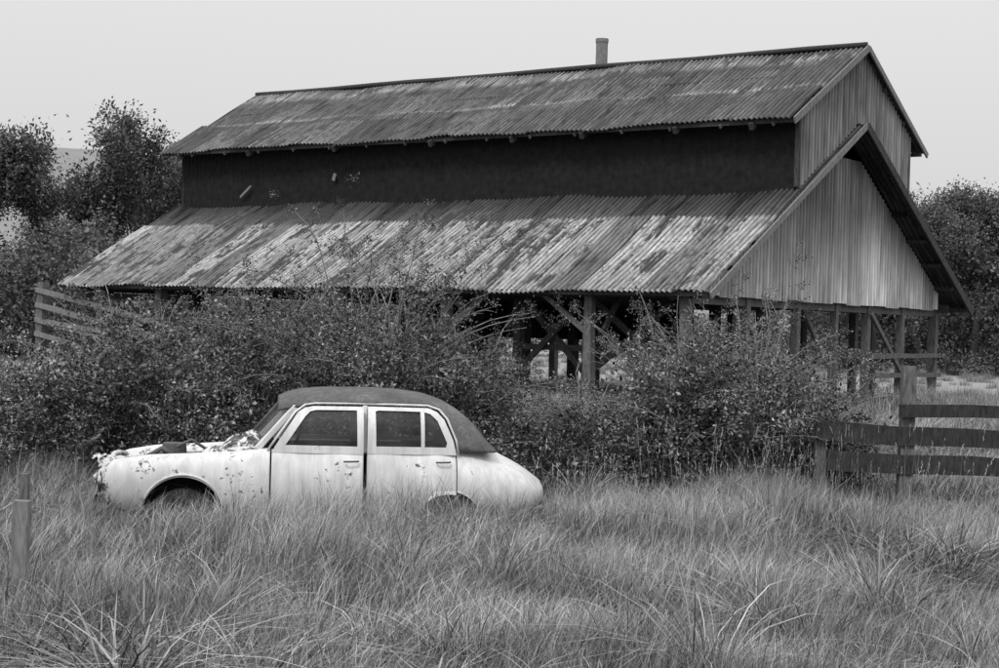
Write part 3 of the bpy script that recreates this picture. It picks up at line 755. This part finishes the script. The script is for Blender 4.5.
def arc(z,r,x0=.02,hw=.52,sag=.09,n=11): 
    return [(x0+sag*(y/hw)**2+XO+.02*math.sin(y*13+z*9),y,z+.02*math.sin(y*11+z*5)) for y in np.linspace(-hw,hw,n)],[r]*n
p,r=arc(.86,.028,.08,.46); mb.tube(p,r,8)
p,r=arc(.50,.035,.04); mb.tube(p,r,8)
for z in (.60,.72): p,r=arc(z,.013,.05); mb.tube(p,r,6)
for y in (-.35,.12): mb.tube([(.05+XO,y,.5),(.09+XO,y+.01,.86)],[.014,.014],6)
mb.obj('grille',M_wreck,car,True)
V=[];F=[]
for (x,y,z,sx,sz,ph) in ((.0,-.46,.84,.16,.12,0),(-.05,-.30,.66,.10,.16,1),(-.02,-.55,.52,.10,.16,3),(-.06,-.42,.90,.12,.04,4)):
    b=len(V)
    for i in range(6):
        for k in range(4):
            V.append((x+sx*i/5+XO+.015*math.sin(k*2+ph),y+.02*math.sin(i*1.7+k+ph)+.05*k/3,z+sz*(k/3-.5)*(1-.5*abs(i-2)/3)+.02*math.sin(i*2.1+ph)))
    for i in range(5):
        for k in range(3): q=b+i*4+k; F.append((q,q+1,q+5,q+4))
o=mesh_obj('torn_nose_panels',V,F,M_wreck,car); md=o.modifiers.new('s','SOLIDIFY'); md.thickness=.008
mb=MB(); p,r=arc(.40,.045,-.04,.74,.14,15); mb.tube(p,r,8); mb.obj('front_bumper',M_metal,car,True)
mb=MB(); mb.tube([(4.53-.16*(y/.7)**2+XO,y,.45) for y in np.linspace(-.70,.70,13)],[.035]*13,8); mb.obj('rear_bumper',M_metal,car,True)
for sg in (-1,1):
    V=[];F=[];N=20
    for i in range(N):
        for j in range(8):
            t=2*math.pi*i/N; q=2*math.pi*j/8; R_=.095+.016*math.cos(q)
            V.append((.035+.016*math.sin(q)+XO,sg*.575+R_*math.cos(t),.68+R_*math.sin(t)))
    for i in range(N):
        for j in range(8): F.append((i*8+j,((i+1)%N)*8+j,((i+1)%N)*8+(j+1)%8,i*8+(j+1)%8))
    mesh_obj('headlamp_ring_%s'%('left' if sg<0 else 'right'),V,F,M_paint,car,True)
    mb=MB(); mb.tube([(.03+XO,sg*.575,.68),(.14+XO,sg*.575,.68)],[.085,.05],16); mb.obj('headlamp_bowl_%s'%('left' if sg<0 else 'right'),M_dark,car)
def wheel(x,y,tag):
    prof=[(.0,.05),(.12,.05),(.15,.035),(.19,.06),(.205,.075),(.24,.085),(.30,.08),(.325,.05),(.33,0),(.325,-.05),(.30,-.08),(.20,-.07)]
    V=[];F=[];N=28;m=len(prof); s=-1 if y<0 else 1
    for i in range(N):
        t=2*math.pi*i/N
        for r,w in prof: V.append((x+XO+r*math.cos(t),y+s*w,.30+r*math.sin(t)))
    for i in range(N):
        for j in range(m-1): F.append((i*m+j,((i+1)%N)*m+j,((i+1)%N)*m+j+1,i*m+j+1))
    mesh_obj('wheel_'+tag,V,F,M_rubber,car,True)
for x,a_ in ((.85,'front'),(3.47,'rear')):
    wheel(x,-.70,a_+'_left'); wheel(x,.70,a_+'_right')
mb=MB()
for x in (.85,3.47): mb.beam((x-.42+XO,-.53,.55),(x+.42+XO,-.53,.55),.02,.5); mb.beam((x-.42+XO,.53,.55),(x+.42+XO,.53,.55),.02,.5)
mb.obj('wheel_wells',M_dark,car)
mb=MB()
for x in (2.35,3.25):
    mb.beam((x+XO,-.6,.62),(x+XO,.6,.62),.5,.16); mb.beam((x+.26+XO,-.6,.88),(x+.26+XO,.6,.88),.14,.50)
mb.obj('bench_seats',M_seat,car,bevel=.05)
mb=MB(); N=18; mb.tube([(1.95+.06*math.cos(t)+XO,.36+.2*math.sin(t),1.0+.18*math.cos(t)) for t in np.linspace(0,6.283,N)],[.012]*N,6)
mb.beam((1.72+XO,-.62,.98),(1.72+XO,.62,.98),.12,.12); mb.obj('steering_wheel_and_dash',M_dark,car,True)

# ------------------------------------------------------------ world, sun, camera
el,az=math.radians(48),math.radians(200)
w=bpy.data.worlds.new('World'); scene.world=w; w.use_nodes=True; nt=w.node_tree; bg=nt.nodes['Background']
sky=nt.nodes.new('ShaderNodeTexSky'); sky.sky_type='NISHITA'; sky.sun_disc=False; sky.sun_elevation=el; sky.sun_rotation=az; sky.dust_density=4
bw=nt.nodes.new('ShaderNodeRGBToBW'); nt.links.new(sky.outputs[0],bw.inputs[0])
tc=nt.nodes.new('ShaderNodeTexCoord'); sp=nt.nodes.new('ShaderNodeSeparateXYZ'); nt.links.new(tc.outputs['Generated'],sp.inputs[0])
mr=nt.nodes.new('ShaderNodeMapRange'); nt.links.new(sp.outputs[2],mr.inputs[0]); mr.inputs[1].default_value=0; mr.inputs[2].default_value=1; mr.inputs[3].default_value=5.9; mr.inputs[4].default_value=14.0
m1=nt.nodes.new('ShaderNodeMath'); m1.operation='MULTIPLY_ADD'; nt.links.new(bw.outputs[0],m1.inputs[0]); m1.inputs[1].default_value=.10; nt.links.new(mr.outputs[0],m1.inputs[2])
nt.links.new(m1.outputs[0],bg.inputs[0]); bg.inputs[1].default_value=.1
sd=bpy.data.lights.new('sun','SUN'); sd.energy=1.4; sd.angle=math.radians(14); sd.color=(1,1,1); so=bpy.data.objects.new('sun',sd); link(so)
dv=Vector((math.sin(az)*math.cos(el),math.cos(az)*math.cos(el),math.sin(el))); so.rotation_euler=dv.to_track_quat('Z','Y').to_euler()
cd=bpy.data.cameras.new('camera'); cd.sensor_width=36; cd.lens=58.8; cd.clip_end=4000; cd.clip_start=.1
co=bpy.data.objects.new('camera',cd); link(co)
co.matrix_world=Matrix.Translation((0,0,H))@Matrix.Rotation(math.pi/2-.0055,4,'X')@Matrix.Rotation(.028,4,'Z')
scene.camera=co
